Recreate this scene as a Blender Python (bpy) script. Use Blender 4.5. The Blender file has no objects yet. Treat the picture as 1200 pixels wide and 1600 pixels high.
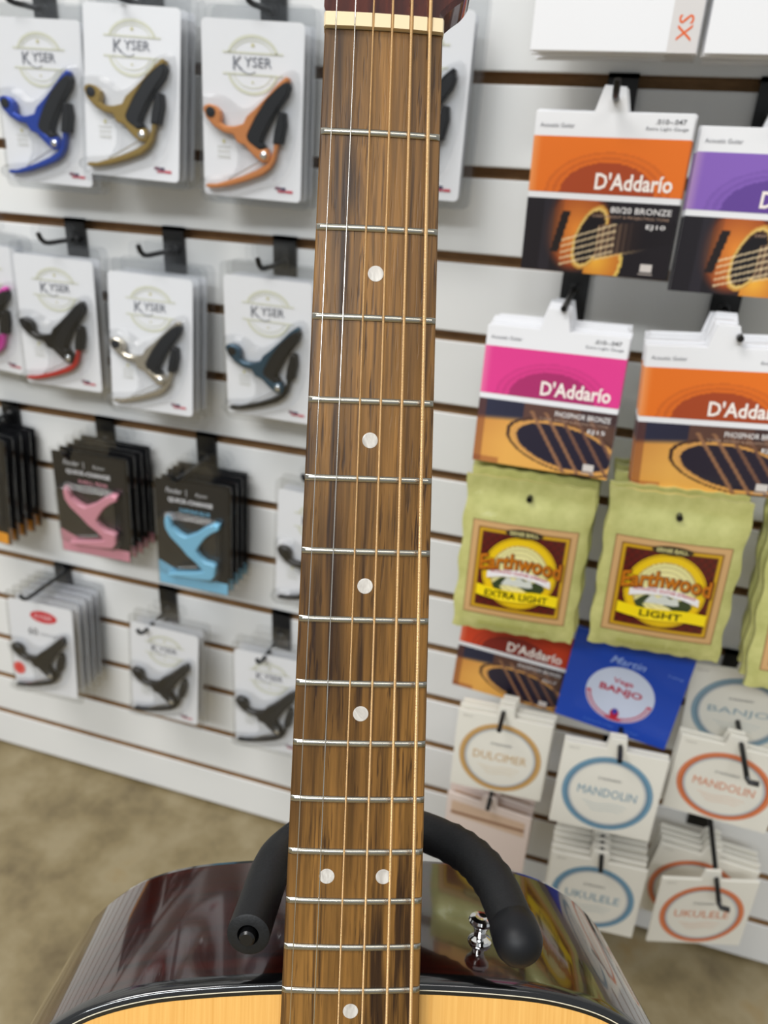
import bpy, math, random
from mathutils import Matrix, Vector, Euler
random.seed(7)
D = bpy.data; C = bpy.context.scene; COL = C.collection
PI = math.pi
def rad(a): return a*PI/180

# ------------------------------------------------------------------ camera, world, lamps, exposure
cam = D.cameras.new('camera'); camo = D.objects.new('camera', cam); COL.objects.link(camo)
cam.sensor_fit = 'VERTICAL'; cam.sensor_height = 36.0; cam.lens = 1190*36/1600
cam.clip_start = .02; cam.clip_end = 50
ya, pi_, ro = rad(15.9016), rad(-25.8112), rad(-2.9728)
Rm = Matrix.Rotation(ya, 3, 'Z') @ Matrix.Rotation(pi_, 3, 'X') @ Matrix.Rotation(ro, 3, 'Y')
rt, fw, up = Rm.col[0], Rm.col[1], Rm.col[2]
camo.matrix_world = Matrix(((rt[0], up[0], -fw[0], 0), (rt[1], up[1], -fw[1], -.7598), (rt[2], up[2], -fw[2], .934), (0, 0, 0, 1)))
cam.dof.use_dof = True; cam.dof.focus_distance = .288; cam.dof.aperture_fstop = 11
C.camera = camo
w = D.worlds.new('world'); C.world = w; w.use_nodes = True
w.node_tree.nodes['Background'].inputs[0].default_value = (.93, .97, 1, 1)
w.node_tree.nodes['Background'].inputs[1].default_value = .30
def area(name, loc, target, size, power, col):
    l = D.lights.new(name, 'AREA'); l.shape = 'RECTANGLE'; l.size, l.size_y = size; l.energy = power; l.color = col
    o = D.objects.new(name, l); COL.objects.link(o); o.location = loc
    o.rotation_euler = (Vector(target)-Vector(loc)).to_track_quat('-Z', 'Y').to_euler()
area('ceiling_lamp', (-1.0, -1.3, 2.8), (-1.0, -1.3, 0), (1.2, .6), 27, (1, .98, .96))
area('ceiling_lamp', (.9, -1.9, 2.8), (.9, -1.9, 0), (1.2, .6), 8, (1, .97, .93))
area('ceiling_lamp', (-.6, -3.2, 2.8), (-.6, -3.2, 0), (2.4, .6), 92, (.94, .975, 1))
C.view_settings.view_transform = 'Standard'; C.view_settings.look = 'None'
C.view_settings.gamma = 1; C.view_settings.use_curve_mapping = False
C.view_settings.exposure = 0.5
try:
    C.cycles.transparent_max_bounces = 48
except Exception: pass

# ------------------------------------------------------------------ colours and materials
def lin(c): return tuple((x/255/12.92 if x/255 <= .04045 else ((x/255+.055)/1.055)**2.4) for x in c)
def mix(a, b, t):
    t = max(0, min(1, t)); return tuple(x+(y-x)*t for x, y in zip(a, b))
MATS = {}
def mat(name, c=(200, 200, 200), rough=.5, metal=0, coat=0, spec=.5, trans=0):
    if name in MATS: return MATS[name]
    m = D.materials.new(name); m.use_nodes = True; b = m.node_tree.nodes['Principled BSDF']
    b.inputs['Base Color'].default_value = (*lin(c), 1); b.inputs['Roughness'].default_value = rough
    b.inputs['Metallic'].default_value = metal; b.inputs['Coat Weight'].default_value = coat
    b.inputs['Coat Roughness'].default_value = .04
    b.inputs['Specular IOR Level'].default_value = spec
    MATS[name] = m; return m
def nodes(m): return m.node_tree.nodes, m.node_tree.links, m.node_tree.nodes['Principled BSDF']
def noise_col(m, scale, cols, stretch=(1, 1, 1), detail=6, rough=.6, bump=0, dist=0):
    n, l, b = nodes(m)
    tc = n.new('ShaderNodeTexCoord'); mp = n.new('ShaderNodeMapping'); mp.inputs['Scale'].default_value = stretch
    nz = n.new('ShaderNodeTexNoise'); nz.inputs['Scale'].default_value = scale; nz.inputs['Detail'].default_value = detail
    nz.inputs['Roughness'].default_value = rough; nz.inputs['Distortion'].default_value = dist
    cr = n.new('ShaderNodeValToRGB'); e = cr.color_ramp.elements
    for i, (p, c) in enumerate(cols):
        k = e[i] if i < 2 else e.new(p)
        k.position = p; k.color = (*lin(c), 1)
    l.new(tc.outputs['Object'], mp.inputs[0]); l.new(mp.outputs[0], nz.inputs['Vector'])
    l.new(nz.outputs['Fac'], cr.inputs[0]); l.new(cr.outputs[0], b.inputs['Base Color'])
    if bump:
        bp = n.new('ShaderNodeBump'); bp.inputs['Strength'].default_value = bump; bp.inputs['Distance'].default_value = .001
        l.new(nz.outputs['Fac'], bp.inputs['Height']); l.new(bp.outputs[0], b.inputs['Normal'])
    return tc, mp, nz, cr

m_laminate = mat('white_laminate', (226, 226, 224), .35)
m_mdf = mat('brown_board', (150, 112, 66), .7); noise_col(m_mdf, 60, [(.3, (142, 108, 70)), (.7, (170, 134, 92))], (1, 1, 6))
m_floor = mat('sealed_concrete', (150, 135, 105), .45)
tc, mp, nz, cr = noise_col(m_floor, 9, [(.3, (98, 84, 58)), (.48, (134, 119, 86)), (.6, (150, 136, 105)), (.75, (142, 118, 74))], detail=8, rough=.62, bump=.1)
# rosewood-like fretboard: long streaks along the neck
def wood_streaks(m, base, light, dark, vein, sx=1):
    n, l, b = nodes(m)
    tc = n.new('ShaderNodeTexCoord')
    def nz(scale, st, det=6, rg=.6, dis=0):
        mp = n.new('ShaderNodeMapping'); mp.inputs['Scale'].default_value = st
        x = n.new('ShaderNodeTexNoise'); x.inputs['Scale'].default_value = scale; x.inputs['Detail'].default_value = det
        x.inputs['Roughness'].default_value = rg; x.inputs['Distortion'].default_value = dis
        l.new(tc.outputs['Object'], mp.inputs[0]); l.new(mp.outputs[0], x.inputs['Vector']); return x.outputs['Fac']
    def ramp(src, stops):
        r = n.new('ShaderNodeValToRGB'); e = r.color_ramp.elements
        for i, (p, c) in enumerate(stops):
            k = e[i] if i < 2 else e.new(p)
            k.position = p; k.color = c
        l.new(src, r.inputs[0]); return r.outputs[0]
    def mx(fac, a, c, mode='MIX'):
        x = n.new('ShaderNodeMix'); x.data_type = 'RGBA'; x.blend_type = mode
        if isinstance(fac, float): x.inputs[0].default_value = fac
        else: l.new(fac, x.inputs[0])
        for s, v in ((6, a), (7, c)):
            if isinstance(v, tuple): x.inputs[s].default_value = v
            else: l.new(v, x.inputs[s])
        return x.outputs[2]
    g = lambda v: (v, v, v, 1)
    L = lambda c: (*lin(c), 1)
    broad = ramp(nz(44, (1*sx, 1, .10), 3, .5, .3), [(.36, L(base)), (.62, L(light))])
    fine = ramp(nz(420, (1, 1, .035), 4, .6), [(.38, g(.55)), (.62, g(1.25))])
    c1 = mx(.75, broad, fine, 'MULTIPLY')
    veinm = ramp(nz(120, (1, 1, .045), 5, .6, .5), [(.545, g(0)), (.64, g(.9))])
    c2 = mx(veinm, c1, L(dark))
    vein2 = ramp(nz(300, (1, 1, .03), 4, .6, .3), [(.56, g(0)), (.68, g(.75))]); c2 = mx(vein2, c2, L(dark))
    # broken dark pores
    pore = ramp(nz(900, (1, 1, .06), 2, .5), [(.56, g(0)), (.64, g(1))])
    poremask = ramp(nz(60, (1, 1, .3), 3, .5), [(.45, g(0)), (.6, g(.8))])
    pm = n.new('ShaderNodeMath'); pm.operation = 'MULTIPLY'; l.new(pore, pm.inputs[0]); l.new(poremask, pm.inputs[1])
    c3 = mx(pm.outputs[0], c2, L(vein))
    l.new(c3, b.inputs['Base Color'])
    bp = n.new('ShaderNodeBump'); bp.inputs['Strength'].default_value = .25; bp.inputs['Distance'].default_value = .0003
    l.new(pore, bp.inputs['Height']); bp.invert = True; l.new(bp.outputs[0], b.inputs['Normal'])
m_rose = mat('fretboard_wood', (130, 90, 50), .42)
wood_streaks(m_rose, (88, 60, 27), (142, 101, 48), (40, 24, 14), (38, 22, 13)); nodes(m_rose)[2].inputs['Specular IOR Level'].default_value = .3
m_spruce = mat('amber_spruce', (228, 172, 92), .16, coat=.5)
noise_col(m_spruce, 700, [(.3, (222, 164, 84)), (.7, (236, 184, 104))], (1, 1, .015), 3)
m_side = mat('glossy_brown_mahogany', (52, 16, 10), .12, coat=1)
noise_col(m_side, 60, [(.35, (22, 7, 6)), (.7, (60, 18, 11))], (.25, 6, .25), 5)
m_neckwood = mat('dark_neck_mahogany', (66, 24, 14), .2, coat=.8)
noise_col(m_neckwood, 260, [(.3, (50, 18, 12)), (.7, (84, 34, 20))], (1, 1, .04), 4)
m_black = mat('gloss_black', (8, 8, 9), .15, coat=1)
m_line = mat('purfling_cream', (225, 215, 190), .4)
m_nut = mat('cream_nut', (224, 204, 164), .35); 
m_fret = mat('nickel_fret', (178, 174, 162), .25, 1)
m_pearl = mat('pearl_inlay', (205, 200, 190), .25)
noise_col(m_pearl, 180, [(.3, (178, 172, 164)), (.7, (222, 218, 210))], (1, 1, .4), 3, dist=2)
m_steel = mat('plain_steel', (225, 222, 215), .2, 1)
m_chrome = mat('chrome', (230, 230, 230), .08, 1)
def wound(name, pitch):
    m = mat(name, (238, 190, 122), .38, .72)
    n, l, b = nodes(m)
    tc = n.new('ShaderNodeTexCoord'); wv = n.new('ShaderNodeTexWave'); wv.bands_direction = 'Z'; wv.inputs['Scale'].default_value = .3142/pitch
    cr = n.new('ShaderNodeValToRGB'); cr.color_ramp.elements[0].color = (*lin((214, 160, 100)), 1); cr.color_ramp.elements[1].color = (*lin((255, 222, 168)), 1)
    bp = n.new('ShaderNodeBump'); bp.inputs['Strength'].default_value = .6; bp.inputs['Distance'].default_value = .0002
    l.new(tc.outputs['Object'], wv.inputs['Vector']); l.new(wv.outputs['Fac'], cr.inputs[0]); l.new(cr.outputs[0], b.inputs['Base Color'])
    l.new(wv.outputs['Fac'], bp.inputs['Height']); l.new(bp.outputs[0], b.inputs['Normal'])
    return m
m_foam = mat('black_foam', (22, 22, 24), .55, spec=.35); noise_col(m_foam, 900, [(.3, (14, 15, 16)), (.7, (24, 25, 27))], bump=.15)
m_rubber = mat('black_rubber', (17, 18, 21), .5, spec=.3)
m_blackmetal = mat('black_enamel', (14, 14, 15), .3)
m_card = mat('white_card', (238, 238, 240), .3, coat=.2)
m_blackcard = mat('black_card', (19, 19, 22), .5, coat=0, spec=.25)
m_cream = mat('cream_card', (232, 228, 216), .5)
m_foil = mat('olive_foil', (206, 204, 132), .28, .15, coat=.3)
noise_col(m_foil, 70, [(.3, (188, 188, 114)), (.7, (212, 210, 138))], bump=.25)
m_bluecard = mat('blue_card', (30, 72, 178), .35, coat=.2)
m_pinkcard = mat('pale_pink_sleeve', (232, 214, 204), .25, coat=.4)
def clear():
    m = D.materials.new('clear_blister'); m.use_nodes = True; n, l = m.node_tree.nodes, m.node_tree.links
    n.clear(); o = n.new('ShaderNodeOutputMaterial'); t = n.new('ShaderNodeBsdfTransparent'); g = n.new('ShaderNodeBsdfGlossy')
    t.inputs[0].default_value = (.93, .935, .94, 1); g.inputs['Roughness'].default_value = .12
    lw = n.new('ShaderNodeLayerWeight'); lw.inputs[0].default_value = .25
    mr = n.new('ShaderNodeMapRange'); mr.inputs['To Min'].default_value = .022; mr.inputs['To Max'].default_value = .45
    mx = n.new('ShaderNodeMixShader'); l.new(lw.outputs['Facing'], mr.inputs[0]); l.new(mr.outputs[0], mx.inputs[0])
    l.new(t.outputs[0], mx.inputs[1]); l.new(g.outputs[0], mx.inputs[2]); l.new(mx.outputs[0], o.inputs[0]); return m
m_clear = clear()
m_print = D.materials.new('printed_ink'); m_print.use_nodes = True
_n, _l, _b = nodes(m_print); _a = _n.new('ShaderNodeVertexColor'); _a.layer_name = 'Col'
_l.new(_a.outputs[0], _b.inputs['Base Color']); _b.inputs['Roughness'].default_value = .33

# ------------------------------------------------------------------ mesh helpers
class MB:
    def __init__(s): s.v = []; s.f = []; s.m = []
    def add(s, vs, fs, mi=0):
        o = len(s.v); s.v += [tuple(v) for v in vs]; s.f += [tuple(i+o for i in f) for f in fs]; s.m += [mi]*len(fs); return s
    def box(s, a, b, mi=0):
        (x0, y0, z0), (x1, y1, z1) = a, b
        return s.add([(x0,y0,z0),(x1,y0,z0),(x1,y1,z0),(x0,y1,z0),(x0,y0,z1),(x1,y0,z1),(x1,y1,z1),(x0,y1,z1)],
            [(0,3,2,1),(4,5,6,7),(0,1,5,4),(1,2,6,5),(2,3,7,6),(3,0,4,7)], mi)
    def tube(s, pts, r, n=12, mi=0, caps=True):
        pts = [Vector(p) for p in pts]; rs = r if isinstance(r, (list, tuple)) else [r]*len(pts)
        vs = []; prev = None
        for i, p in enumerate(pts):
            t = (pts[min(i+1, len(pts)-1)]-pts[max(i-1, 0)]).normalized()
            if prev is None: u = t.orthogonal().normalized()
            else: u = (prev-t*prev.dot(t)).normalized()
            prev = u; v = t.cross(u)
            for k in range(n):
                a = 2*PI*k/n; vs.append(p+(u*math.cos(a)+v*math.sin(a))*rs[i])
        fs = [(i*n+k, i*n+(k+1) % n, (i+1)*n+(k+1) % n, (i+1)*n+k) for i in range(len(pts)-1) for k in range(n)]
        if caps: fs += [tuple(range(n-1, -1, -1)), tuple(range((len(pts)-1)*n, len(pts)*n))]
        return s.add(vs, fs, mi)
    def lathe(s, prof, origin, axis=(0, 0, 1), n=24, mi=0):
        q = Vector((0, 0, 1)).rotation_difference(Vector(axis)); o = Vector(origin); vs = []
        for r, h in prof:
            for k in range(n):
                a = 2*PI*k/n; vs.append(o+q @ Vector((r*math.cos(a), r*math.sin(a), h)))
        fs = [(i*n+k, i*n+(k+1) % n, (i+1)*n+(k+1) % n, (i+1)*n+k) for i in range(len(prof)-1) for k in range(n)]
        fs += [tuple(range(n-1, -1, -1)), tuple(range((len(prof)-1)*n, len(prof)*n))]
        return s.add(vs, fs, mi)
    def prism(s, poly, y0, y1, mi=0, bev=0):
        # poly in (x, z), front at y0; optional bevelled front rim
        n = len(poly); P = ccw(poly)
        if bev:
            I = inset(P, bev); rings = [[(x, y0, z) for x, z in I], [(x, y0+bev*.8, z) for x, z in P], [(x, y1, z) for x, z in P]]
        else: rings = [[(x, y0, z) for x, z in P], [(x, y1, z) for x, z in P]]
        vs = sum(rings, []); fs = [(tuple(range(n)))]
        for r in range(len(rings)-1):
            fs += [(r*n+(k+1) % n, r*n+k, (r+1)*n+k, (r+1)*n+(k+1) % n) for k in range(n)]
        o = (len(rings)-1)*n; fs.append(tuple(range(o+n-1, o-1, -1)))
        return s.add(vs, fs, mi)
    def build(s, name, mats, parent=None, smooth=False, angle=40):
        me = D.meshes.new(name); me.from_pydata(s.v, [], s.f)
        for m in (mats if isinstance(mats, (list, tuple)) else [mats]): me.materials.append(m)
        for p, mi in zip(me.polygons, s.m): p.material_index = mi
        if smooth:
            me.shade_smooth()
            me.set_sharp_from_angle(angle=rad(angle))
        return link(name, me, parent)
def link(name, me, parent=None):
    o = D.objects.new(name, me); COL.objects.link(o)
    if parent: o.parent = parent
    return o
def ccw(P):
    a = sum(P[i][0]*P[(i+1) % len(P)][1]-P[(i+1) % len(P)][0]*P[i][1] for i in range(len(P)))
    return list(P) if a > 0 else list(P)[::-1]
def inset(P, d):
    n = len(P); out = []
    for i in range(n):
        a, b, c = Vector(P[i-1]), Vector(P[i]), Vector(P[(i+1) % n])
        e1 = (b-a); e2 = (c-b)
        e1 = e1.normalized() if e1.length > 1e-9 else e2.normalized(); e2 = e2.normalized() if e2.length > 1e-9 else e1
        n1 = Vector((-e1.y, e1.x)); n2 = Vector((-e2.y, e2.x)); m = n1+n2
        m = m.normalized() if m.length > 1e-6 else n1
        k = d/max(.5, m.dot(n1)); out.append(tuple(b+m*k))
    return out
def catmull(P, n=8, closed=False):
    out = []; N = len(P)
    for i in range(N if closed else N-1):
        g = lambda k: Vector(P[k % N]) if closed else Vector(P[max(0, min(N-1, k))])
        p0, p1, p2, p3 = g(i-1), g(i), g(i+1), g(i+2)
        for j in range(n):
            t = j/n; out.append(tuple(.5*((2*p1)+(p2-p0)*t+(2*p0-5*p1+4*p2-p3)*t*t+(3*p1-p0-3*p2+p3)*t**3)))
    if not closed: out.append(tuple(P[-1]))
    return out
def rrect(x0, z0, x1, z1, r, n=5):
    out = []
    for cx, cz, a0 in ((x1-r, z0+r, -90), (x1-r, z1-r, 0), (x0+r, z1-r, 90), (x0+r, z0+r, 180)):
        for k in range(n+1):
            a = rad(a0+90*k/n); out.append((cx+r*math.cos(a), cz+r*math.sin(a)))
    return out
def ell(cx, cz, rx, rz, n=28, a0=0, a1=360, rot=0):
    k = n if a1-a0 == 360 else n+1; out = []
    for i in range(k):
        a = rad(a0+(a1-a0)*i/n); x, z = rx*math.cos(a), rz*math.sin(a); c, s = math.cos(rad(rot)), math.sin(rad(rot))
        out.append((cx+x*c-z*s, cz+x*s+z*c))
    return out
GLY = {}
def glyphs(t, bold, shear=0):
    k = (t, bold, shear)
    if k not in GLY:
        cu = D.curves.new('lettering', 'FONT'); cu.body = t; cu.size = 1; cu.offset = bold; cu.resolution_u = 2; cu.shear = shear; cu.align_x = 'LEFT'
        o = D.objects.new('lettering', cu); COL.objects.link(o)
        dg = bpy.context.evaluated_depsgraph_get(); me = D.meshes.new_from_object(o.evaluated_get(dg))
        vs = [(v.co.x, v.co.y) for v in me.vertices]; fs = [tuple(p.vertices) for p in me.polygons]
        D.objects.remove(o); D.curves.remove(cu); D.meshes.remove(me)
        xs = [v[0] for v in vs]; zs = [v[1] for v in vs]
        GLY[k] = (vs, fs, min(xs), max(xs), min(zs), max(zs))
    return GLY[k]
class Print:
    """flat print lying on a face at y = 0 (x right, z up), as coloured faces"""
    def __init__(s, warp=None, y0=-.0003, step=.00018):
        s.v = []; s.f = []; s.c = []; s.lay = 0; s.warp = warp; s.y0 = y0; s.step = step
    def up(s): s.lay += 1; return s
    def _y(s, x, z): return s.y0-s.lay*s.step-(s.warp(x, z) if s.warp else 0)
    def poly(s, pts, col, raw=False):
        o = len(s.v); s.v += [(x, s._y(x, z), z) for x, z in ccw(pts)]; s.f.append(tuple(range(o, o+len(pts))))
        s.c.append([lin(col)]*len(pts)); return s
    def rect(s, x0, z0, x1, z1, col): return s.poly([(x0, z0), (x1, z0), (x1, z1), (x0, z1)], col)
    def ring(s, cx, cz, rx, rz, tw, col, n=40, a0=0, a1=360, rot=0):
        A = ell(cx, cz, rx, rz, n, a0, a1, rot); B = ell(cx, cz, rx-tw, rz-tw, n, a0, a1, rot)
        N = len(A); cl = a1-a0 == 360
        for i in range(N if cl else N-1):
            j = (i+1) % N; s.poly([A[i], A[j], B[j], B[i]], col)
        return s
    def grid(s, x0, z0, x1, z1, nx, nz, fn):
        o = len(s.v); cols = []
        for j in range(nz+1):
            for i in range(nx+1):
                u, v = i/nx, j/nz; x, z = x0+(x1-x0)*u, z0+(z1-z0)*v
                s.v.append((x, s._y(x, z), z)); cols.append(lin(fn(u, 1-v)))
        for j in range(nz):
            for i in range(nx):
                q = [j*(nx+1)+i, j*(nx+1)+i+1, (j+1)*(nx+1)+i+1, (j+1)*(nx+1)+i]
                s.f.append(tuple(o+k for k in q)); s.c.append([cols[k] for k in q])
        return s
    def text(s, t, cx, cz, width, col, h=None, bold=.0, rot=0, shear=0, curve=0):
        vs, fs, x0, x1, z0, z1 = glyphs(t, bold, shear)
        sx = width/(x1-x0); sz = sx if h is None else h/(z1-z0); o = len(s.v); c, sn = math.cos(rad(rot)), math.sin(rad(rot))
        for x, z in vs:
            x = (x-(x0+x1)/2)*sx; z = (z-(z0+z1)/2)*sz+curve*(1-(2*x/width)**2)
            X, Z = cx+x*c-z*sn, cz+x*sn+z*c; s.v.append((X, s._y(X, Z), Z))
        for f in fs: s.f.append(tuple(o+i for i in f)); s.c.append([lin(col)]*len(f))
        return s
    def build(s, name, parent, m=None):
        me = D.meshes.new(name); me.from_pydata(s.v, [], s.f); at = me.color_attributes.new('Col', 'FLOAT_COLOR', 'CORNER')
        buf = []
        for cs in s.c:
            for c in cs: buf += [c[0], c[1], c[2], 1]
        at.data.foreach_set('color', buf); me.materials.append(m or m_print)
        return link(name, me, parent)
def thing(name, label, cat, group=None, loc=(0, 0, 0), rot=(0, 0, 0)):
    o = D.objects.new(name, None); COL.objects.link(o); o.empty_display_size = .02
    o['label'] = label; o['category'] = cat
    if group: o['group'] = group
    o.rotation_mode = 'YXZ'; o.location = loc; o.rotation_euler = rot; return o
def copy_thing(r, label):
    def cp(o, par):
        n = o.copy(); COL.objects.link(n); n.parent = par
        for ch in o.children: cp(ch, n)
        return n
    n = cp(r, None); n['label'] = label; return n
def pose(o, p, h, dy=0, dx=0, dz=0, dyaw=0, droll=0, scale=1):
    """p = x, y, z (mm, centre of the face), yaw, pitch, roll (degrees); h = face height in mm; root sits at the bottom edge"""
    M = Matrix.Rotation(rad(p[3]+dyaw), 3, 'Z') @ Matrix.Rotation(rad(p[4]), 3, 'X') @ Matrix.Rotation(rad(p[5]+droll), 3, 'Y')
    q = Vector(((p[0]+dx)/1000, (p[1]+dy)/1000, (p[2]+dz)/1000))-M @ Vector((0, 0, h*scale/2000))
    o.location = q; o.rotation_euler = (rad(p[4]), rad(p[5]+droll), rad(p[3]+dyaw)); o.scale = (scale, scale, scale)

# ------------------------------------------------------------------ setting: slatwall and floor
def struct(o): o['kind'] = 'structure'; return o
fl = MB(); fl.add([(-4, -5, 0), (4, -5, 0), (4, .3, 0), (-4, .3, 0)], [(0, 1, 2, 3)]); struct(fl.build('floor', m_floor))
wb = MB(); wb.box((-2.6, .016, .004), (1.8, .03, 2.36)); wall = struct(wb.build('wall_back', m_mdf))
PITCH = .0762; Z0 = .990; GH = .0098
sm = None
zb = .004; k = 12
def slat_mesh(h):
    b = MB(); x0, x1 = -2.6, 1.8; e = .0012; lip = .004
    # white front with eased edges, brown upper and lower lips, body behind
    b.add([(x0, e, 0), (x1, e, 0), (x1, 0, e), (x0, 0, e), (x1, 0, h-e), (x0, 0, h-e), (x1, e, h), (x0, e, h)],
          [(0, 1, 2, 3), (3, 2, 4, 5), (5, 4, 6, 7)], 0)
    b.add([(x0, e, h), (x1, e, h), (x1, .016, h), (x0, .016, h), (x0, e, 0), (x1, e, 0), (x1, .016, 0), (x0, .016, 0)], [(0, 1, 2, 3), (5, 4, 7, 6)], 1)
    b.add([(x0, 0, 0), (x0, .016, 0), (x0, .016, h), (x0, 0, h), (x1, 0, 0), (x1, .016, 0), (x1, .016, h), (x1, 0, h)], [(0, 1, 2, 3)[::-1], (4, 5, 6, 7)], 1)
    me = b.build('slat', [m_laminate, m_mdf]); mesh = me.data; D.objects.remove(me); return mesh
low_h = (Z0-12*PITCH-GH/2)-.006
o = link('slat', slat_mesh(low_h), wall); o.location = (0, 0, .006)
std = slat_mesh(PITCH-GH)
for k in range(12, -18, -1):
    z = Z0-k*PITCH+GH/2
    if z+PITCH > 2.38: break
    o = link('slat', std, wall); o.location = (0, 0, z)

# ------------------------------------------------------------------ guitar (local: x right, y back, z up the neck; 0 at nut)
GO = Vector((-.09767, -.44992, .97050)); GE = (rad(-23.17662), rad(.32972), rad(19.15099))
GM = Euler(GE, 'YXZ').to_matrix() if False else Matrix.Rotation(GE[2], 3, 'Z') @ Matrix.Rotation(GE[0], 3, 'X') @ Matrix.Rotation(GE[1], 3, 'Y')
BL = .867
guitar = thing('acoustic_guitar', 'acoustic guitar with amber top, dark glossy sides and streaky brown fretboard, on a stand', 'guitar', None, GO-GM @ Vector((0, 0, BL)), GE)
def gz(pts): return [(x, y, z+BL) for x, y, z in pts]
def gbuild(b, name, mats, parent=guitar, **k):
    b.v = gz(b.v); return b.build(name, mats, parent, **k)
FR = .36
def fw_(d): return .0215+(.05226-.043)/2*d/.324     # half width at distance d (m) from nut
def fd(n): return .648*(1-2**(-n/12))
# fretboard
b = MB(); nx = 12; secs = [0, -.05, -.1, -.2, -.3, -.4, -.452]
for z in secs:
    hw = fw_(-z); 
    row = [(-hw, .0062, z)]+[(-hw, hw*hw/2/FR+.0006, z)]+[((i/nx*2-1)*(hw-.0005), ((i/nx*2-1)*hw)**2/2/FR, z) for i in range(nx+1)]+[(hw, hw*hw/2/FR+.0006, z), (hw, .0062, z)]
    b.v += row
R_ = nx+5
for s in range(len(secs)-1):
    for i in range(R_): b.f.append((s*R_+i, s*R_+(i+1) % R_, (s+1)*R_+(i+1) % R_, (s+1)*R_+i)); b.m.append(0)
b.f.append(tuple(range(R_-1, -1, -1))); b.m.append(0); b.f.append(tuple(range((len(secs)-1)*R_, len(secs)*R_))); b.m.append(0)
b.f = [tuple(reversed(f)) for f in b.f]
fb = gbuild(b, 'fretboard', m_rose, smooth=True, angle=30)
# frets
for n in range(1, 21):
    d = fd(n); hw = fw_(d)-.0002; b = MB(); N = 18; K = 8; bv = .0014
    xs = [-hw, -hw+bv]+[-hw+bv+(2*hw-2*bv)*i/(N-2) for i in range(1, N-2)]+[hw-bv, hw]
    for i, x in enumerate(xs):
        t = .12 if i in (0, len(xs)-1) else 1
        base = x*x/2/FR+.0003
        for k in range(K+1):
            a = PI*k/K; b.v.append((x, base-.0003-.00105*math.sin(a)**.8*t, -d+.00125*math.cos(a)))
    for i in range(len(xs)-1):
        for k in range(K): b.f.append((i*(K+1)+k, (i+1)*(K+1)+k, (i+1)*(K+1)+k+1, i*(K+1)+k+1)); b.m.append(0)
    b.f.append(tuple(range(K+1))); b.m.append(0); q = (len(xs)-1)*(K+1); b.f.append(tuple(range(q+K, q-1, -1))); b.m.append(0)
    gbuild(b, 'fret', m_fret, smooth=True, angle=28)
# inlay dots
def dot(x, z):
    b = MB(); b.lathe([(.0029, 0), (.0029, .0004), (.0026, .00045)], (x, x*x/2/FR+.0003, z), (0, -1, 0), 32); gbuild(b, 'inlay_dot', m_pearl)
for n in (3, 5, 7, 9, 15, 17):
    dot(0, -(fd(n-1)+fd(n))/2)
for s in (-1, 1): dot(s*.0108, -(fd(11)+fd(12))/2)
# nut
SX = [-.0174, -.0106, -.0040, .0029, .0098, .0165]; SR = [.00016, .00021, .00032, .00042, .00054, .00068]
b = MB(); prof = [(-.0218, .004), (-.0218, -.0002)]
top = lambda x: -.0021+x*x/2/FR
prof.append((-.0212, top(.0212)))
for x, r in zip(SX, SR): prof += [(x-r*1.5, top(x)), (x-r*.8, top(x)+.0008), (x+r*.8, top(x)+.0008), (x+r*1.5, top(x))]
prof += [(.0212, top(.0212)), (.0218, -.0002), (.0218, .004)]
n = len(prof)
b.v = [(x, y, .0002) for x, y in prof]+[(x, y+.0003, .0052) for x, y in prof]
b.f = [tuple(range(n)), tuple(range(2*n-1, n-1, -1))]+[(i, n+i, n+(i+1) % n, (i+1) % n) for i in range(n)]; b.m = [0]*len(b.f)
gbuild(b, 'nut', m_nut)
# neck with heel
b = MB(); K = 14
NS = [(.012, .0205, .020), (0, .0205, .0205), (-.05, .0222, .021), (-.15, .0248, .022), (-.25, .0262, .023), (-.305, .0268, .025), (-.325, .0268, .030), (-.338, .0262, .044), (-.348, .0245, .065), (-.356, .022, .088), (-.3605, .0205, .100)]
for z, hw, dp in NS:
    hw = min(hw, fw_(max(0, -z))-.0002) if z < 0 else hw
    for k in range(K+1):
        a = PI*k/K; b.v.append((hw*math.copysign(abs(math.cos(a))**.75, math.cos(a)), .0058+(dp-.0058)*math.sin(a)**.9, z))
for i in range(len(NS)-1):
    for k in range(K): b.f.append((i*(K+1)+k, i*(K+1)+k+1, (i+1)*(K+1)+k+1, (i+1)*(K+1)+k)); b.m.append(0)
    b.f.append((i*(K+1)+K, i*(K+1), (i+1)*(K+1), (i+1)*(K+1)+K)); b.m.append(0)
b.f += [tuple(range(K+1)), tuple(range((len(NS)-1)*(K+1)+K, (len(NS)-1)*(K+1)-1, -1))]; b.m += [0, 0]
gbuild(b, 'neck', m_neckwood, smooth=True, angle=50)
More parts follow.
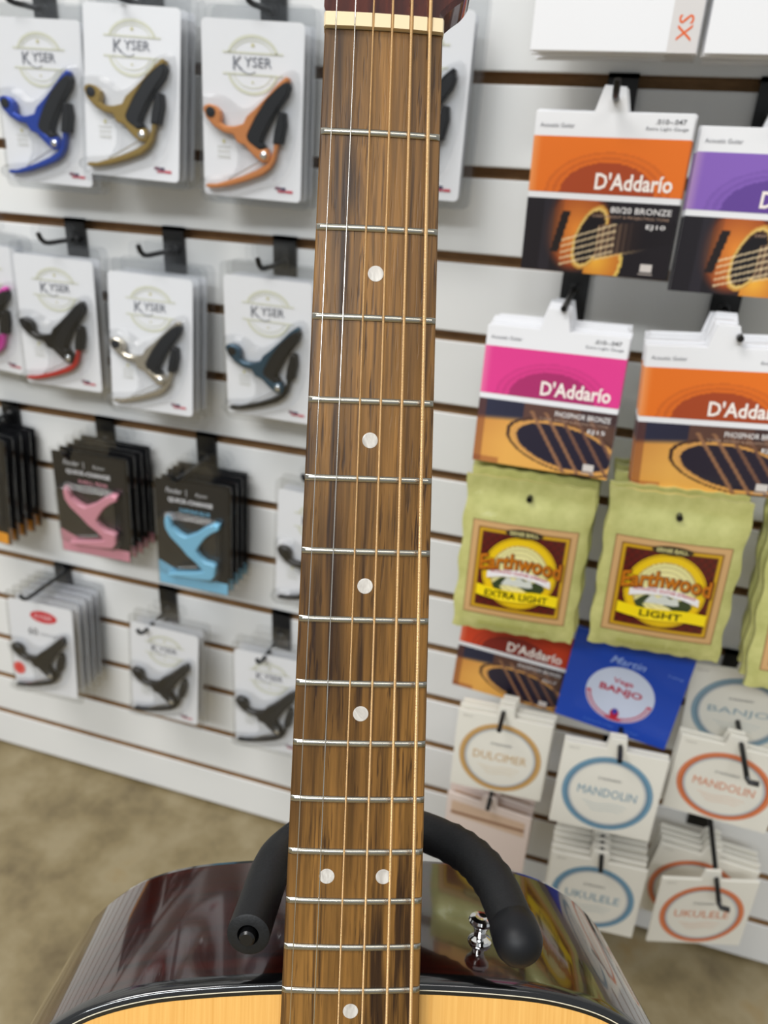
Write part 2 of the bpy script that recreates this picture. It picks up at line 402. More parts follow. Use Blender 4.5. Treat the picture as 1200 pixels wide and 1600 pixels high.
# headstock, tilted back, wider on the right
hs = [(-.0206, .0055), (0, .0055), (.0206, .0055), (.0218, .0085), (.0255, .0125), (.0298, .0165), (.0328, .0225), (.0345, .034), (.036, .06), (.037, .12), (.034, .155), (.022, .172), (.004, .176), (-.014, .168), (-.024, .15), (-.026, .11), (-.0235, .06), (-.0212, .03)]
hs = catmull(hs, 4, True)
b = MB(); b.prism(hs, .0012, .0130, 0, .0016)
T = Matrix.Rotation(rad(-9), 3, 'X')
b.v = [tuple(Vector((0, .0, .0055))+T @ Vector((x, y, z-.0055))) for x, y, z in b.v]
head = gbuild(b, 'headstock', m_neckwood, smooth=True, angle=35)
for i in range(6):
    side = -1 if i < 3 else 1; z = .05+.035*[0, 1, 2, 2, 1, 0][i]; pxx = [.0195, .0125, .006, .006, .0125, .0195][i]
    o3 = lambda x, y, zz: tuple(Vector((0, 0, .0055))+T @ Vector((x, y, zz-.0055)))
    b = MB(); b.tube([o3(side*pxx, .002, z), o3(side*pxx, -.008, z)], .003, 16)
    b.lathe([(.0048, 0), (.0048, .001), (.003, .002)], o3(side*pxx, .0012, z), (0, -1, 0), 20)
    b.tube([o3(side*.02, .019, z), o3(side*.044, .019, z)], .0025, 10)
    b.lathe([(.002, -.008), (.006, -.006), (.0075, 0), (.006, .006), (.002, .008)], o3(side*.048, .019, z), (0, 0, 1), 16)
    b.tube([o3(side*.018, .0175, z-.006), o3(side*.018, .0175, z+.006)], .005, 10)
    gbuild(b, 'tuning_machine', m_chrome, smooth=True)
# strings
mats_s = [m_steel, m_steel, wound('wound_bronze_thin', .00022), None, None, None]
mats_s[3] = wound('wound_bronze_medium', .00026); mats_s[4] = wound('wound_bronze_heavy', .0003); mats_s[5] = wound('wound_bronze_bass', .00042)
BX = [-.0268, -.0162, -.0052, .0054, .0163, .0272]
for i in range(6):
    r = SR[i]; side = -1 if i < 3 else 1; j = [2, 1, 0, 0, 1, 2][i]
    px = SX[i]+(side*.018-SX[i])*.45
    pts = [(side*.0155, -.0045+.016, .045+.04*(j)-.0), (SX[i], -.0012-r, .0045), (SX[i], -.0013-r, .0005)]
    pts[0] = o3(side*[.0167, .0097, .0032][2-j], -.004, .05+.035*(2-j))
    for d in (.1, .2, .324, .45, .64, .6485): pts.append((SX[i]+(BX[i]-SX[i])*d/.648, -.0013-r-.0098*d/.648, -d))
    pts.append((BX[i], .004, -.662))
    b = MB(); b.tube(pts, r, 10); gbuild(b, 'string', mats_s[i], smooth=True)
# body outline
half = [(0, -.3610), (.030, -.3613), (.057, -.3628), (.080, -.3655), (.100, -.3710), (.114, -.3785), (.126, -.3885), (.1345, -.3990), (.1415, -.413), (.1455, -.430), (.1465, -.447), (.144, -.475), (.138, -.505), (.1345, -.535), (.137, -.57), (.146, -.61), (.160, -.655), (.177, -.70), (.190, -.745), (.196, -.785), (.192, -.822), (.177, -.845), (.15, -.858), (.11, -.864), (.06, -.8665), (0, -.867)]
hh = catmull(half, 5); outl = hh+[(-x, z) for x, z in hh[-2:0:-1]]
outl = ccw(outl); TY = .0072; BY = .106
def ring_y(P, y): return [(x, y, z) for x, z in P]
N = len(outl)
def strip(rings, closed=True):
    b = MB(); b.v = sum(rings, [])
    for r in range(len(rings)-1):
        for k in range(N): b.f.append((r*N+(k+1) % N, r*N+k, (r+1)*N+k, (r+1)*N+(k+1) % N)); b.m.append(0)
    return b
sides = strip([ring_y(outl, TY+.0062), ring_y(outl, TY+.03), ring_y(outl, BY-.03), ring_y(outl, BY-.004)]); gbuild(sides, 'body_side', m_side, smooth=True)
e = inset(outl, .0003); e1 = inset(outl, .0012); e2 = inset(outl, .0027); e3 = inset(outl, .0031); e4 = inset(outl, .0037); e5 = inset(outl, .0046)
bd = strip([ring_y(inset(outl, .0028), TY), ring_y(e1, TY), ring_y(e, TY+.0008), ring_y(outl, TY+.002), ring_y(outl, TY+.0062)]); gbuild(bd, 'top_binding', m_black, smooth=True, angle=60)
pf = strip([ring_y(e4, TY-.00003), ring_y(e3, TY-.00003)]); pf2 = strip([ring_y(e5, TY-.00003), ring_y(e4, TY-.00003)])
p3 = strip([ring_y(e3, TY-.00002), ring_y(inset(outl, .0020), TY-.00002)])
gbuild(strip([ring_y(e3, TY-.0001), ring_y(e2, TY-.0001)]), 'purfling', m_line)
gbuild(strip([ring_y(e5, TY-.00008), ring_y(e3, TY-.00008)]), 'purfling', m_black)
bb = strip([ring_y(outl, BY-.004), ring_y(inset(outl, .0005), BY-.001), ring_y(inset(outl, .003), BY)]); gbuild(bb, 'back_binding', m_black, smooth=True)
b = MB(); b.v = ring_y(inset(outl, .002), BY); b.f = [tuple(range(N-1, -1, -1))]; b.m = [0]; gbuild(b, 'back_plate', m_side)
b = MB(); P = inset(outl, .0027); hole = ell(0, -.520, .051, .051, N)
# soundboard with a real sound hole: bridge outline ring to hole ring by angle
import bisect
def ang(p): return math.atan2(p[1]+.520, p[0]) % (2*PI)
hv = [(.051*math.cos(ang(p)), .051*math.sin(ang(p))-.52) for p in P]
b.v = ring_y(P, TY+.00005)+ring_y(hv, TY+.00005)+ring_y(hv, TY+.003); b.f = [(k, (k+1) % N, N+(k+1) % N, N+k) for k in range(N)]+[(N+k, N+(k+1) % N, 2*N+(k+1) % N, 2*N+k) for k in range(N)]; b.m = [0]*len(b.f)
gbuild(b, 'soundboard', m_spruce)
b = MB()
for r0, r1, mi in ((.0535, .0545, 0), (.0565, .0605, 0), (.0625, .0632, 0)):
    A, B_ = ell(0, -.52, r1, r1, 64), ell(0, -.52, r0, r0, 64)
    b.add(ring_y(A, TY-.0001)+ring_y(B_, TY-.0001), [(k, (k+1) % 64, 64+(k+1) % 64, 64+k) for k in range(64)])
gbuild(b, 'rosette', m_black)
b = MB(); b.prism(catmull([(-.078, -.655), (-.05, -.66), (-.035, -.647), (0, -.644), (.035, -.647), (.05, -.66), (.078, -.655), (.08, -.668), (.05, -.674), (0, -.68), (-.05, -.674), (-.08, -.668)], 3, True), TY-.009, TY, 0, .002)
br = gbuild(b, 'bridge', m_rose, smooth=True)
b = MB(); b.box((-.036, TY-.0125, -.650), (.036, TY-.008, -.6475)); gbuild(b, 'saddle', m_nut)
for x in BX: b = MB(); b.lathe([(.0025, 0), (.003, .003), (.001, .0045)], (x, TY-.009, -.664), (0, -1, 0), 12); gbuild(b, 'bridge_pin', m_black, smooth=True)
# strap button standing on the shoulder beside the heel
b = MB(); b.lathe([(.0045, -.001), (.0052, .0006), (.0046, .0016), (.0028, .0028), (.0026, .0046), (.0034, .0066), (.0052, .0084), (.0056, .0096), (.0050, .0106), (.0028, .0111), (.0012, .0104)], (.0565, .037, -.3628), (.05, 0, 1), 24)
gbuild(b, 'strap_button', m_chrome, smooth=True, angle=25)

# ------------------------------------------------------------------ guitar stand with foam yoke (same tilt as the guitar, feet on the floor)
SO = GO-GM @ Vector((0, 0, BL)); 
base = Vector((SO.x+.02, SO.y+.17, 0))
stand = thing('guitar_stand', 'black guitar stand whose foam padded yoke cradles the guitar neck', 'guitar stand', None, base, (0, 0, GE[2]))
Rz = Matrix.Rotation(GE[2], 3, 'Z')
def S(x, y, z):      # guitar-local point -> stand-local
    return Rz.transposed() @ ((GO+GM @ Vector((x, y, z)))-base)
yk = [(-.0400, .001, -.3379), (-.0380, .020, -.3362), (-.0349, .040, -.332), (-.0306, .058, -.3330), (-.018, .072, -.3300), (0, .078, -.3285), (.022, .074, -.3280), (.0405, .063, -.3292), (.0530, .052, -.3315), (.0605, .034, -.3337), (.0638, .018, -.3384), (.0652, .004, -.3420)]
yk = catmull([tuple(p) for p in yk], 5)
b = MB(); pts = [S(*p) for p in yk]; rs = [.0083+.0006*math.sin(i*1.3)*0 for i in range(len(pts))]
for i in range(len(rs)): rs[i] = .0083+.0006*min(1, i/len(rs)*1.5)
b.tube(pts, rs, 28, caps=False); n = 28
t0 = (pts[0]-pts[1]).normalized()
# open end: ring face and recess
def ringverts(c, t, r, ref):
    u = (ref-t*ref.dot(t)).normalized(); v = t.cross(u); return [c+(u*math.cos(2*PI*k/n)+v*math.sin(2*PI*k/n))*r for k in range(n)]
ref = (Vector(b.v[0])-pts[0]); tt = (pts[1]-pts[0]).normalized()
rg = [ringverts(pts[0]-tt*.0004, tt, .0078, ref), ringverts(pts[0]-tt*.0005, tt, .0042, ref), ringverts(pts[0]+tt*.008, tt, .0040, ref)]
o0 = len(b.v); b.v += [tuple(v) for r in rg for v in r]
for k in range(n):
    b.f.append(((k+1) % n, k, o0+k, o0+(k+1) % n)); b.f.append((o0+(k+1) % n, o0+k, o0+n+k, o0+n+(k+1) % n)); b.f.append((o0+n+(k+1) % n, o0+n+k, o0+2*n+k, o0+2*n+(k+1) % n)); b.m += [0, 0, 0]
# wrinkles in the bend
for i in range(len(pts)):
    if 36 <= i <= 46:
        for k in range(n):
            v = Vector(b.v[i*n+k]); b.v[i*n+k] = tuple(pts[i]+(v-pts[i])*(1+.03*(1 if i % 2 else -1)))
b.build('foam_yoke', m_foam, stand, smooth=True, angle=50)
b = MB(); b.tube([pts[0]+tt*.0075, pts[0]-tt*.0025], .0031, 16); b.tube([pts[0]-tt*.0025, pts[0]-tt*.0033], [.0031, .0024], 16)
b.build('rod_end', m_blackmetal, stand, smooth=True)
tl = (pts[-1]-pts[-2]).normalized(); b = MB()
b.lathe([(.0089, -.0075), (.0096, -.007), (.0098, -.001), (.0094, .003), (.0078, .0063), (.0052, .0085), (.0025, .0095), (.0003, .0097)], pts[-1]-tl*.001, tl, 32)
b.build('rubber_cap', m_rubber, stand, smooth=True, angle=60)
b = MB(); neckp = S(0, .086, -.324); mid = Vector((neckp.x, S(0, .19, -.6).y+.02, .42)); foot = Vector((0, .0, .10))
b.tube([neckp, neckp+Vector((0, .02, -.03)), mid, Vector((mid.x*.5, mid.y*.6+.0, .25)), foot], .011, 16); b.build('upright', m_blackmetal, stand, smooth=True)
for a in (90, 210, 330):
    b = MB(); c, s = math.cos(rad(a)), math.sin(rad(a)); b.tube([foot+Vector((0, 0, .05)), foot+Vector((c*.08, s*.08, 0)), Vector((c*.28, s*.28, .012))], .009, 12)
    lg = b.build('leg', m_blackmetal, stand, smooth=True)
    b = MB(); b.tube([Vector((c*.262, s*.262, .0125)), Vector((c*.292, s*.292, .0115))], .0115, 12); b.build('rubber_foot', m_rubber, lg, smooth=True)
for s in (-1, 1):
    q0 = S(s*.06, .118, -.80); q1 = S(s*.06, .118, -.8785); q2 = S(s*.06, .0, -.8785); q3 = S(s*.06, -.012, -.865)
    b = MB(); b.tube([Vector((0, 0, .16)), Vector((q0.x*.5, q0.y*.5, .17)), q1, q2, q3], .0095, 12); b.build('cradle_arm', m_foam, stand, smooth=True)

# ------------------------------------------------------------------ hooks on the wall
def hook(x, slot_z, rod_z, L, label, group, plate=.1, tip='up', sag=0):
    """x, heights in mm"""
    x /= 1000; zt = slot_z/1000; zr = rod_z/1000; L /= 1000
    t = thing('display_hook', label, 'hook', group, (x, 0, zt-plate))
    b = MB(); wd = .0125; z1 = plate
    b.box((-wd, -.0045, 0), (wd, -.0008, z1)); b.box((-wd, -.0045, z1-.004), (wd, .0095, z1)); b.box((-wd, .0075, z1-.004), (wd, .0095, z1+.006))
    b.build('back_plate', m_blackmetal, t)
    b = MB(); h = zr-(zt-plate)
    pts = [(0, -.004, h), (0, -.02, h), (0, -L*.6, h-sag), (0, -L+.012, h-sag)]
    if tip == 'up': pts += [(0, -L+.005, h-sag+.0012), (0, -L, h-sag+.005), (0, -L-.003, h-sag+.011)]
    elif tip == 'bend': pts += [(0, -L, h-sag), (.002, -L-.002, h-sag-.002), (.010, -L-.002, h-sag-.002)]
    else: pts += [(0, -L, h-sag)]
    b.tube(pts, .0026, 10); b.build('rod', m_blackmetal, t, smooth=True)
    b = MB(); b.lathe([(.005, 0), (.005, .003), (.003, .005)], (0, -.004, h), (0, -1, 0), 14); b.build('rod_collar', m_blackmetal, t, smooth=True)
    return t

# ------------------------------------------------------------------ capo packs
CW, CH = .088, .133
def cc(x, y): return ((x-545)*.0001125-0.0, CH-(y+108)*.0001045)
body_pts = [(850,275),(828,262),(770,310),(680,410),(600,492),(528,556),(500,612),(430,634),(360,636),(318,612),(325,575),(318,530),(285,498),(235,488),(197,500),(186,528),(212,590),(275,650),(350,686),(420,694),(455,752),(510,765),(548,805),(598,850),(650,884),(700,880),(712,838),(700,800),(690,775),(640,790),(560,740),(535,690),(600,560),(690,430),(775,345),(845,300)]
pad_pts = [(838,300),(855,330),(835,395),(765,490),(705,590),(655,690),(640,735),(672,764),(626,792),(540,735),(528,705),(545,660),(600,555),(665,455),(750,360),(810,305)]
low_pts = [(775,735),(738,738),(735,790),(712,850),(680,895),(600,945),(480,1000),(370,1040),(280,1072),(205,1078),(188,1098),(225,1110),(300,1100),(400,1074),(530,1028),(650,975),(710,925),(745,865),(760,800)]
sleeve_pts = [(778,505),(820,512),(828,600),(800,740),(732,738),(745,640),(765,560)]
def capo_shapes():
    sh = {}
    b = MB(); b.prism([cc(*p) for p in body_pts], -.0088, -.002, 0, .0012); sh['capo_body'] = b
    b = MB(); b.prism([cc(*p) for p in pad_pts], -.0096, -.001, 0, .0012); sh['rubber_pad'] = b
    b = MB(); b.prism([cc(*p) for p in low_pts], -.0076, -.002, 0, .001); sh['lower_arm'] = b
    b = MB(); b.prism([cc(*p) for p in sleeve_pts], -.0090, -.001, 0, .0012); sh['rubber_sleeve'] = b
    b = MB(); x, z = cc(665, 830); b.lathe([(.003, 0), (.003, .001), (.0015, .0018)], (x, -.0088, z), (0, -1, 0), 14)
    a, c = cc(640, 868), cc(375, 1030); b.tube([(a[0], -.006, a[1]), (c[0], -.006, c[1])], .0006, 8)
    sh['spring_and_rivet'] = b; b = sh['rubber_pad']; a = cc(240, 545); b.lathe([(.0030, 0), (.0040, .0006), (.0040, .0012), (.003, .0014)], (a[0]+.001, -.0086, a[1]), (0, -1, 0), 16)
    return sh
SH = {k: v.build(k, [mat('tmp')], None, smooth=True, angle=35).data for k, v in capo_shapes().items()}
for o in list(COL.objects):
    if o.name.split('.')[0] in SH: D.objects.remove(o)
def inst(name, me, m, parent):
    c = me.copy(); c.materials.clear(); c.materials.append(m); return link(name, c, parent)
def shell_mesh():
    b = MB(); n_ = 6
    outer = rrect(-.047, -.006, .053, CH+.012, .006)
    tab = []
    # flange with hanging tab on top
    P = ccw(outer); i_top = [i for i, p in enumerate(P) if p[1] > CH+.0119]
    b.add([(x, -.0008, z) for x, z in P], [tuple(range(len(P)))])
    b.add([(x, .0009, z) for x, z in P], [tuple(range(len(P)))])
    T_ = ccw(rrect(-.022, CH+.0115, .022, CH+.030, .006)); b.add([(x, .001, z) for x, z in T_], [tuple(range(len(T_)))])
    b.v = b.v
    for k in range(len(P)):
        a, c = P[k], P[(k+1) % len(P)]; b.add([(a[0], -.0008, a[1]), (c[0], -.0008, c[1]), (c[0], .0009, c[1]), (a[0], .0009, a[1])], [(0, 1, 2, 3)])
    # bubble over the capo
    bub = [cc(*p) for p in [(150, 440), (330, 420), (480, 500), (620, 420), (760, 250), (900, 230), (915, 520), (880, 760), (800, 980), (640, 1060), (330, 1160), (150, 1160), (135, 1040), (400, 980), (420, 760), (190, 640)]]
    bub = ccw(catmull(bub, 3, True)); I = inset(bub, .003); m = len(bub)
    b.add([(x, -.0009, z) for x, z in bub]+[(x, -.0108, z) for x, z in I], [(k, (k+1) % m, m+(k+1) % m, m+k) for k in range(m)]+[tuple(range(m, 2*m))])
    me = b.build('clear_shell', [m_clear]); r = me.data; D.objects.remove(me); return r
SHELL = shell_mesh()
def kyser_print(p, dx=0.0, s=1.0, faint=1.0):
    gold = mix((238, 238, 240), (205, 205, 172), .62); gold2 = mix((238, 238, 240), (196, 190, 130), .8)
    cx = .0005+dx; cz = CH-.0300
    p.up(); p.ring(cx, cz+.0035, .0222, .0165, .0026*s, gold, 30, 12, 168); p.ring(cx, cz-.0055, .0222, .0180, .0026*s, gold, 30, 192, 348)
    p.ring(cx, cz+.0045, .0172, .0115, .0007, gold, 24, 12, 168); p.ring(cx, cz-.0055, .0172, .0130, .0007, gold, 24, 192, 348)
    p.rect(cx-.0260, cz+.0062, cx+.0260, cz+.0076, gold); p.rect(cx-.0260, cz-.0092, cx+.0260, cz-.0078, gold)
    p.poly(ell(cx, cz+.0125*s, .0016, .0016, 5, 0, 360), gold2); p.poly(ell(cx, cz-.014*s, .001, .001, 5), gold2)
    g = (122, 124, 132)
    p.up(); p.text('K', cx-.0128, cz-.0006, .0082, g, .0098, .004)
    p.text('YSER', cx+.0045, cz+.0005, .0238, g, .0074, .006)
    p.ring(cx-.003, cz+.002, .0095, .0105, .0008, g, 16, 215, 305)
def capo_pack(label, group, body, lower=None, kind='white', metal=.2, rough=.35, sides=None):
    t = thing('capo_pack', label, 'capo pack', group)
    b = MB(); P = rrect(-CW/2, 0, CW/2, CH, .004); b.prism(P, 0, .0006)
    card = b.build('backing_card', m_card, t)
    p = Print()
    if kind == 'white':
        kyser_print(p)
        g = (196, 196, 184); X, Z = cc(320, 830)
        p.poly(ell(X, Z+.0085, .0012, .0018, 8), (214, 208, 150)); p.rect(X-.006, Z+.004, X+.006, Z+.0046, g)
        p.text('QUICK', X, Z+.0005, .0115, g, .0026); p.text('CHANGE', X, Z-.0035, .0115, g, .0026)
        X, Z = CW/2-.0145, .009
        p.rect(X-.0085, Z, X-.0035, Z+.0022, (120, 70, 90)); p.rect(X-.003, Z-.0003, X+.001, Z+.002, (70, 60, 90)); p.rect(X+.0015, Z-.0022, X+.0075, Z-.0002, (205, 60, 80)); p.rect(X-.006, Z-.0022, X+.001, Z-.0006, (190, 70, 90))
    elif kind == 'sixty':
        red = (214, 34, 52)
        p.poly(ell(.004, CH-.0185, .0185, .0085, 24), red); p.up(); p.text('KYSER', .004, CH-.0185, .024, (245, 200, 205), .006, .01)
        p.text('60', -.012, CH-.042, .0135, (130, 130, 134), .011, .01); p.text('second', .013, CH-.043, .030, (168, 168, 172), .006)
        X, Z = cc(190, 880); p.poly(ell(X+.003, Z, .0085, .0095, 20), (228, 60, 58)); p.up(); p.ring(X+.003, Z, .0066, .0076, .0006, (250, 190, 180), 18)
    p.build('printed_label', card)
    m1 = mat('capo_'+body[0], body[1], rough, metal); m2 = mat('capo_'+(lower or body)[0], (lower or body)[1], rough, metal)
    inst('capo_body', SH['capo_body'], m1, t); inst('lower_arm', SH['lower_arm'], m2, t)
    inst('rubber_pad', SH['rubber_pad'], m_rubber, t); inst('rubber_sleeve', SH['rubber_sleeve'], m_rubber, t)
    inst('spring_and_rivet', SH['spring_and_rivet'], m_chrome, t)
    link('clear_shell', SHELL, t)
    return t
CAP = {
 'blue': ((-574,-46,953,3.2,-1.4,1.4), ('blue', (28,66,168)), None, 'white', 1, 'front capo pack of the blue capo hook, at the top left'),
 'gold': ((-466,-56,964,5.8,-6,2.2), ('gold', (150,124,62)), None, 'white', 2, 'capo pack with an olive gold capo, between the blue and copper ones'),
 'copper': ((-347,-48,953,5.6,-1,1.5), ('copper', (214,138,80)), None, 'white', 2, 'capo pack with an orange copper capo, left of the guitar neck'),
 'hid': ((-198,-42,963,1.3,-.2,.9), ('black', (16,16,18)), None, 'white', 1, 'capo pack half hidden behind the top of the guitar neck, right of it'),
 'pinkcapo': ((-692,-42,743,.1,.1,4.3), ('hot_pink', (222,70,178)), None, 'white', 1, 'capo pack with a hot pink capo, cut off by the left edge'),
 'red': ((-592,-46,735,4.5,-1.5,1.6), ('black', (16,16,18)), ('red', (196,46,40)), 'white', 1, 'capo pack with a black capo that has red arms, beside the hot pink one'),
 'silver': ((-469,-56,728,4.9,-4.4,1.8), ('silver', (196,188,172)), None, 'white', 2, 'capo pack with a silvery capo and glare on its shell, second row'),
 'teal': ((-333,-54,737,.3,.8,.7), ('dark_teal', (38,72,92)), ('black', (16,16,18)), 'white', 2, 'capo pack with a dark teal capo, touching the neck edge in the second row'),
 'white3': ((-281,-50,509,.1,-1.1,2), ('black', (16,16,18)), None, 'white', 1, 'white capo pack mostly hidden behind the neck, right of the light blue one'),
 'sixty': ((-675,-66,285,4.9,-3.1,2.6), ('black', (16,16,18)), None, 'sixty', 4, 'capo pack with red oval and red disc on white card, lowest row at the left'),
 'bk1': ((-492,-56,285,4,-1.7,3.5), ('black', (16,16,18)), None, 'white', 1, 'white card pack with black capo, middle of the lowest capo row'),
 'bk2': ((-340,-56,281,2.2,-2.7,.1), ('black', (16,16,18)), None, 'white', 1, 'white card pack with black capo beside the neck in the lowest row'),
}
BEH = {'blue': 'pack on the hook of the blue capos', 'gold': 'pack on the hook of the gold capos', 'copper': 'pack on the hook of the copper capos', 'hid': 'pack on the hook right of the neck top', 'pinkcapo': 'pack on the hot pink hook', 'red': 'pack on the red and black capo hook', 'silver': 'pack on the silvery capo hook', 'teal': 'pack on the teal capo hook', 'white3': 'pack on the hidden third row hook', 'sixty': 'pack on the red oval hook, seen edge on', 'bk1': 'pack on the middle hook of lowest capo row', 'bk2': 'pack on the hook by the neck, lowest row'}
NAMEC = {'blue': 'blue capos', 'gold': 'gold capos', 'copper': 'copper capos', 'hid': 'capos right of the neck top', 'pinkcapo': 'hot pink capos', 'red': 'red and black capos', 'silver': 'silver capos', 'teal': 'teal capos', 'white3': 'third row white capo packs', 'sixty': 'capo packs with red ovals', 'bk1': 'black capos, middle hook of lowest row', 'bk2': 'black capos, hook by the neck in lowest row'}
ORD = 'second third fourth fifth sixth seventh eighth ninth tenth'.split()
def stack(proto, p, h, n, gap, lab, jx=1.5, jz=1.0, jr=.8, scale=1):
    """copies behind the front one of a hook, towards the wall"""
    for i in range(1, n+1):
        c = copy_thing(proto, ORD[i-1]+' from the front, '+lab)
        pose(c, p, h, dy=gap*i*1000, dx=random.uniform(-jx, jx), dz=random.uniform(-jz, jz), droll=random.uniform(-jr, jr), scale=scale)
for key, (p, bc, lc, kind, nb, lab) in CAP.items():
    g = NAMEC[key]
    met, ro_ = (.85, .25) if key == 'silver' else (.35, .3)
    t = capo_pack(lab, g if nb else None, bc, lc, kind, met, ro_); pose(t, p, CH*1000, scale=1.085)
    stack(t, p, CH*1000, nb, .0137, BEH[key], .8, .8, .3, 1.085)

# two-tone branded black packs (pink, light blue) and the black stack at the left edge
FW, FH = .081, .127
fbody = [(300,350),(330,380),(350,450),(420,500),(470,520),(560,470),(640,400),(720,345),(765,352),(760,400),(700,440),(640,500),(590,580),(560,640),(590,690),(640,730),(700,735),(730,755),(722,860),(690,905),(640,915),(540,925),(420,930),(300,945),(296,915),(430,880),(560,850),(620,830),(560,760),(480,700),(430,640),(380,590),(330,540),(292,470),(286,400)]
def ff(x, y): return ((x-500)*.000128, FH-(y-40)*.0001235)
def fender_pack(label, group, colname, col, line, sidewood=False):
    t = thing('capo_pack', label, 'capo pack', group)
    b = MB(); b.prism(rrect(-FW/2, 0, FW/2, FH, .002), 0, .0007); card = b.build('backing_card', m_blackcard, t)
    p = Print(); W = (205, 205, 208)
    p.poly([(-FW/2+.0005, .0155), (FW/2-.0005, .0145), (FW/2-.0005, .0005), (-FW/2+.0005, .0005)], col)
    if line:
        p.poly([(-FW/2+.0005, .0150), (-.008, .0150), (-FW/2+.0005, .030)], col)
    p.text('Fender', -.019, FH-.0115, .0185, W, .006, .006, shear=.3); p.text('Kyser', .012, FH-.0125, .0135, W, .0055, shear=.2); p.rect(-.0055, FH-.016, -.0048, FH-.008, W)
    p.text('QUICK-CHANGE', -.001, FH-.0225, .050, (225, 225, 228), .0062, .03)
    if line: p.text(line, .004, FH-.0325, .034, col, .0042, .01)
    p.build('printed_label', card)
    m1 = mat('capo_'+colname, col, .35, .1)
    if line:
        b = MB(); b.prism([ff(*q) for q in fbody], -.0088, -.002, 0, .0012); b.build('capo_body', m1, t, smooth=True, angle=35)
        b = MB(); x, z = ff(480, 880); b.tube([(x-.012, -.006, z+.004), (x+.012, -.008, z+.011)], .0012, 8); b.build('spring', m_chrome, t, smooth=True)
    b = MB(); P = ccw(rrect(-FW/2-.0015, -.001, FW/2+.004, FH+.004, .003)); m = len(P)
    b.add([(x, -.0008, z) for x, z in P]+[(x, .0012, z) for x, z in P], [tuple(range(m))]+[(k, (k+1) % m, m+(k+1) % m, m+k) for k in range(m)])
    T_ = ccw(rrect(-.025, FH+.003, .025, FH+.022, .008)); b.add([(x, .001, z) for x, z in T_], [tuple(range(len(T_)))])
    B_ = ccw(rrect(-FW/2+.002, .016, FW/2-.006, FH-.036, .01)); I = inset(B_, .003); m = len(B_)
    b.add([(x, -.0009, z) for x, z in B_]+[(x, -.0108, z) for x, z in I], [(k, (k+1) % m, m+(k+1) % m, m+k) for k in range(m)]+[tuple(range(m, 2*m))])
    b.build('clear_shell', m_clear, t)
    if sidewood:
        b = MB(); b.box((-FW/2, .001, .0), (FW/2+.003, .0016, .022)); b.build('brown_insert', mat('brown_insert', (112, 84, 60), .6), t)
    return t
for key, p, cn, col, line, nb, lab in (
    ('pink', (-562,-68,523,7.5,4,4.2), 'shell_pink', (222,150,166), 'SHELL PINK', 4, 'black capo pack with a pale pink capo and pink foot strip, third row'),
    ('light blue', (-428,-68,509,4.1,.2,2.2), 'light_blue', (128,194,226), 'DAPHNE BLUE', 4, 'black capo pack with a light blue capo and blue foot strip, third row')):
    t = fender_pack(lab, 'black card packs of '+key+' capos', cn, col, line); pose(t, p, 127, scale=1.1); stack(t, p, 127, nb, .0132, 'black card pack on the '+key+' capo hook, third row', 1.2, 1, .3, 1.1)
t = fender_pack('dark pack with an orange foot strip, cut off by the left edge', 'dark packs at the left edge', 'orange_strip', (240, 160, 40), None, True)
p = (-733,-68,520,0,-2,5.0); pose(t, p, 127, scale=1.1); stack(t, p, 127, 4, .0142, 'dark pack with brown base at left edge', 1.2, 1.0, .3, 1.1)

# hooks of the capo side
for x, sz, rz, L, lab in ((-592,1066,1037,58,'top left corner, above the blue capo'), (-472,1066,1040,64,'above the gold capo'), (-345,1066,1037,58,'above the copper capo'), (-203,1066,1037,52,'behind the guitar neck at the top'),
    (-588,838,822,60,'above the red and black capo'), (-465,838,820,66,'above the silvery capo'), (-336,838,818,64,'above the dark teal capo'),
    (-720,609,600,84,'at the left edge above the dark packs'), (-580,609,586,80,'above the pale pink capo'), (-440,609,582,80,'above the light blue capo'), (-290,609,600,62,'behind the neck above a half hidden white pack'),
    (-678,380.4,371,82,'above the pack with the red oval'), (-512,380.4,352,72,'above the middle pack of the lowest capo row'), (-346,380.4,350,72,'beside the neck in the lowest capo row')):
    hook(x, sz+6, rz if rz < sz else sz-14, L, 'black wall hook '+lab, 'black hooks in the slotted wall', .058)

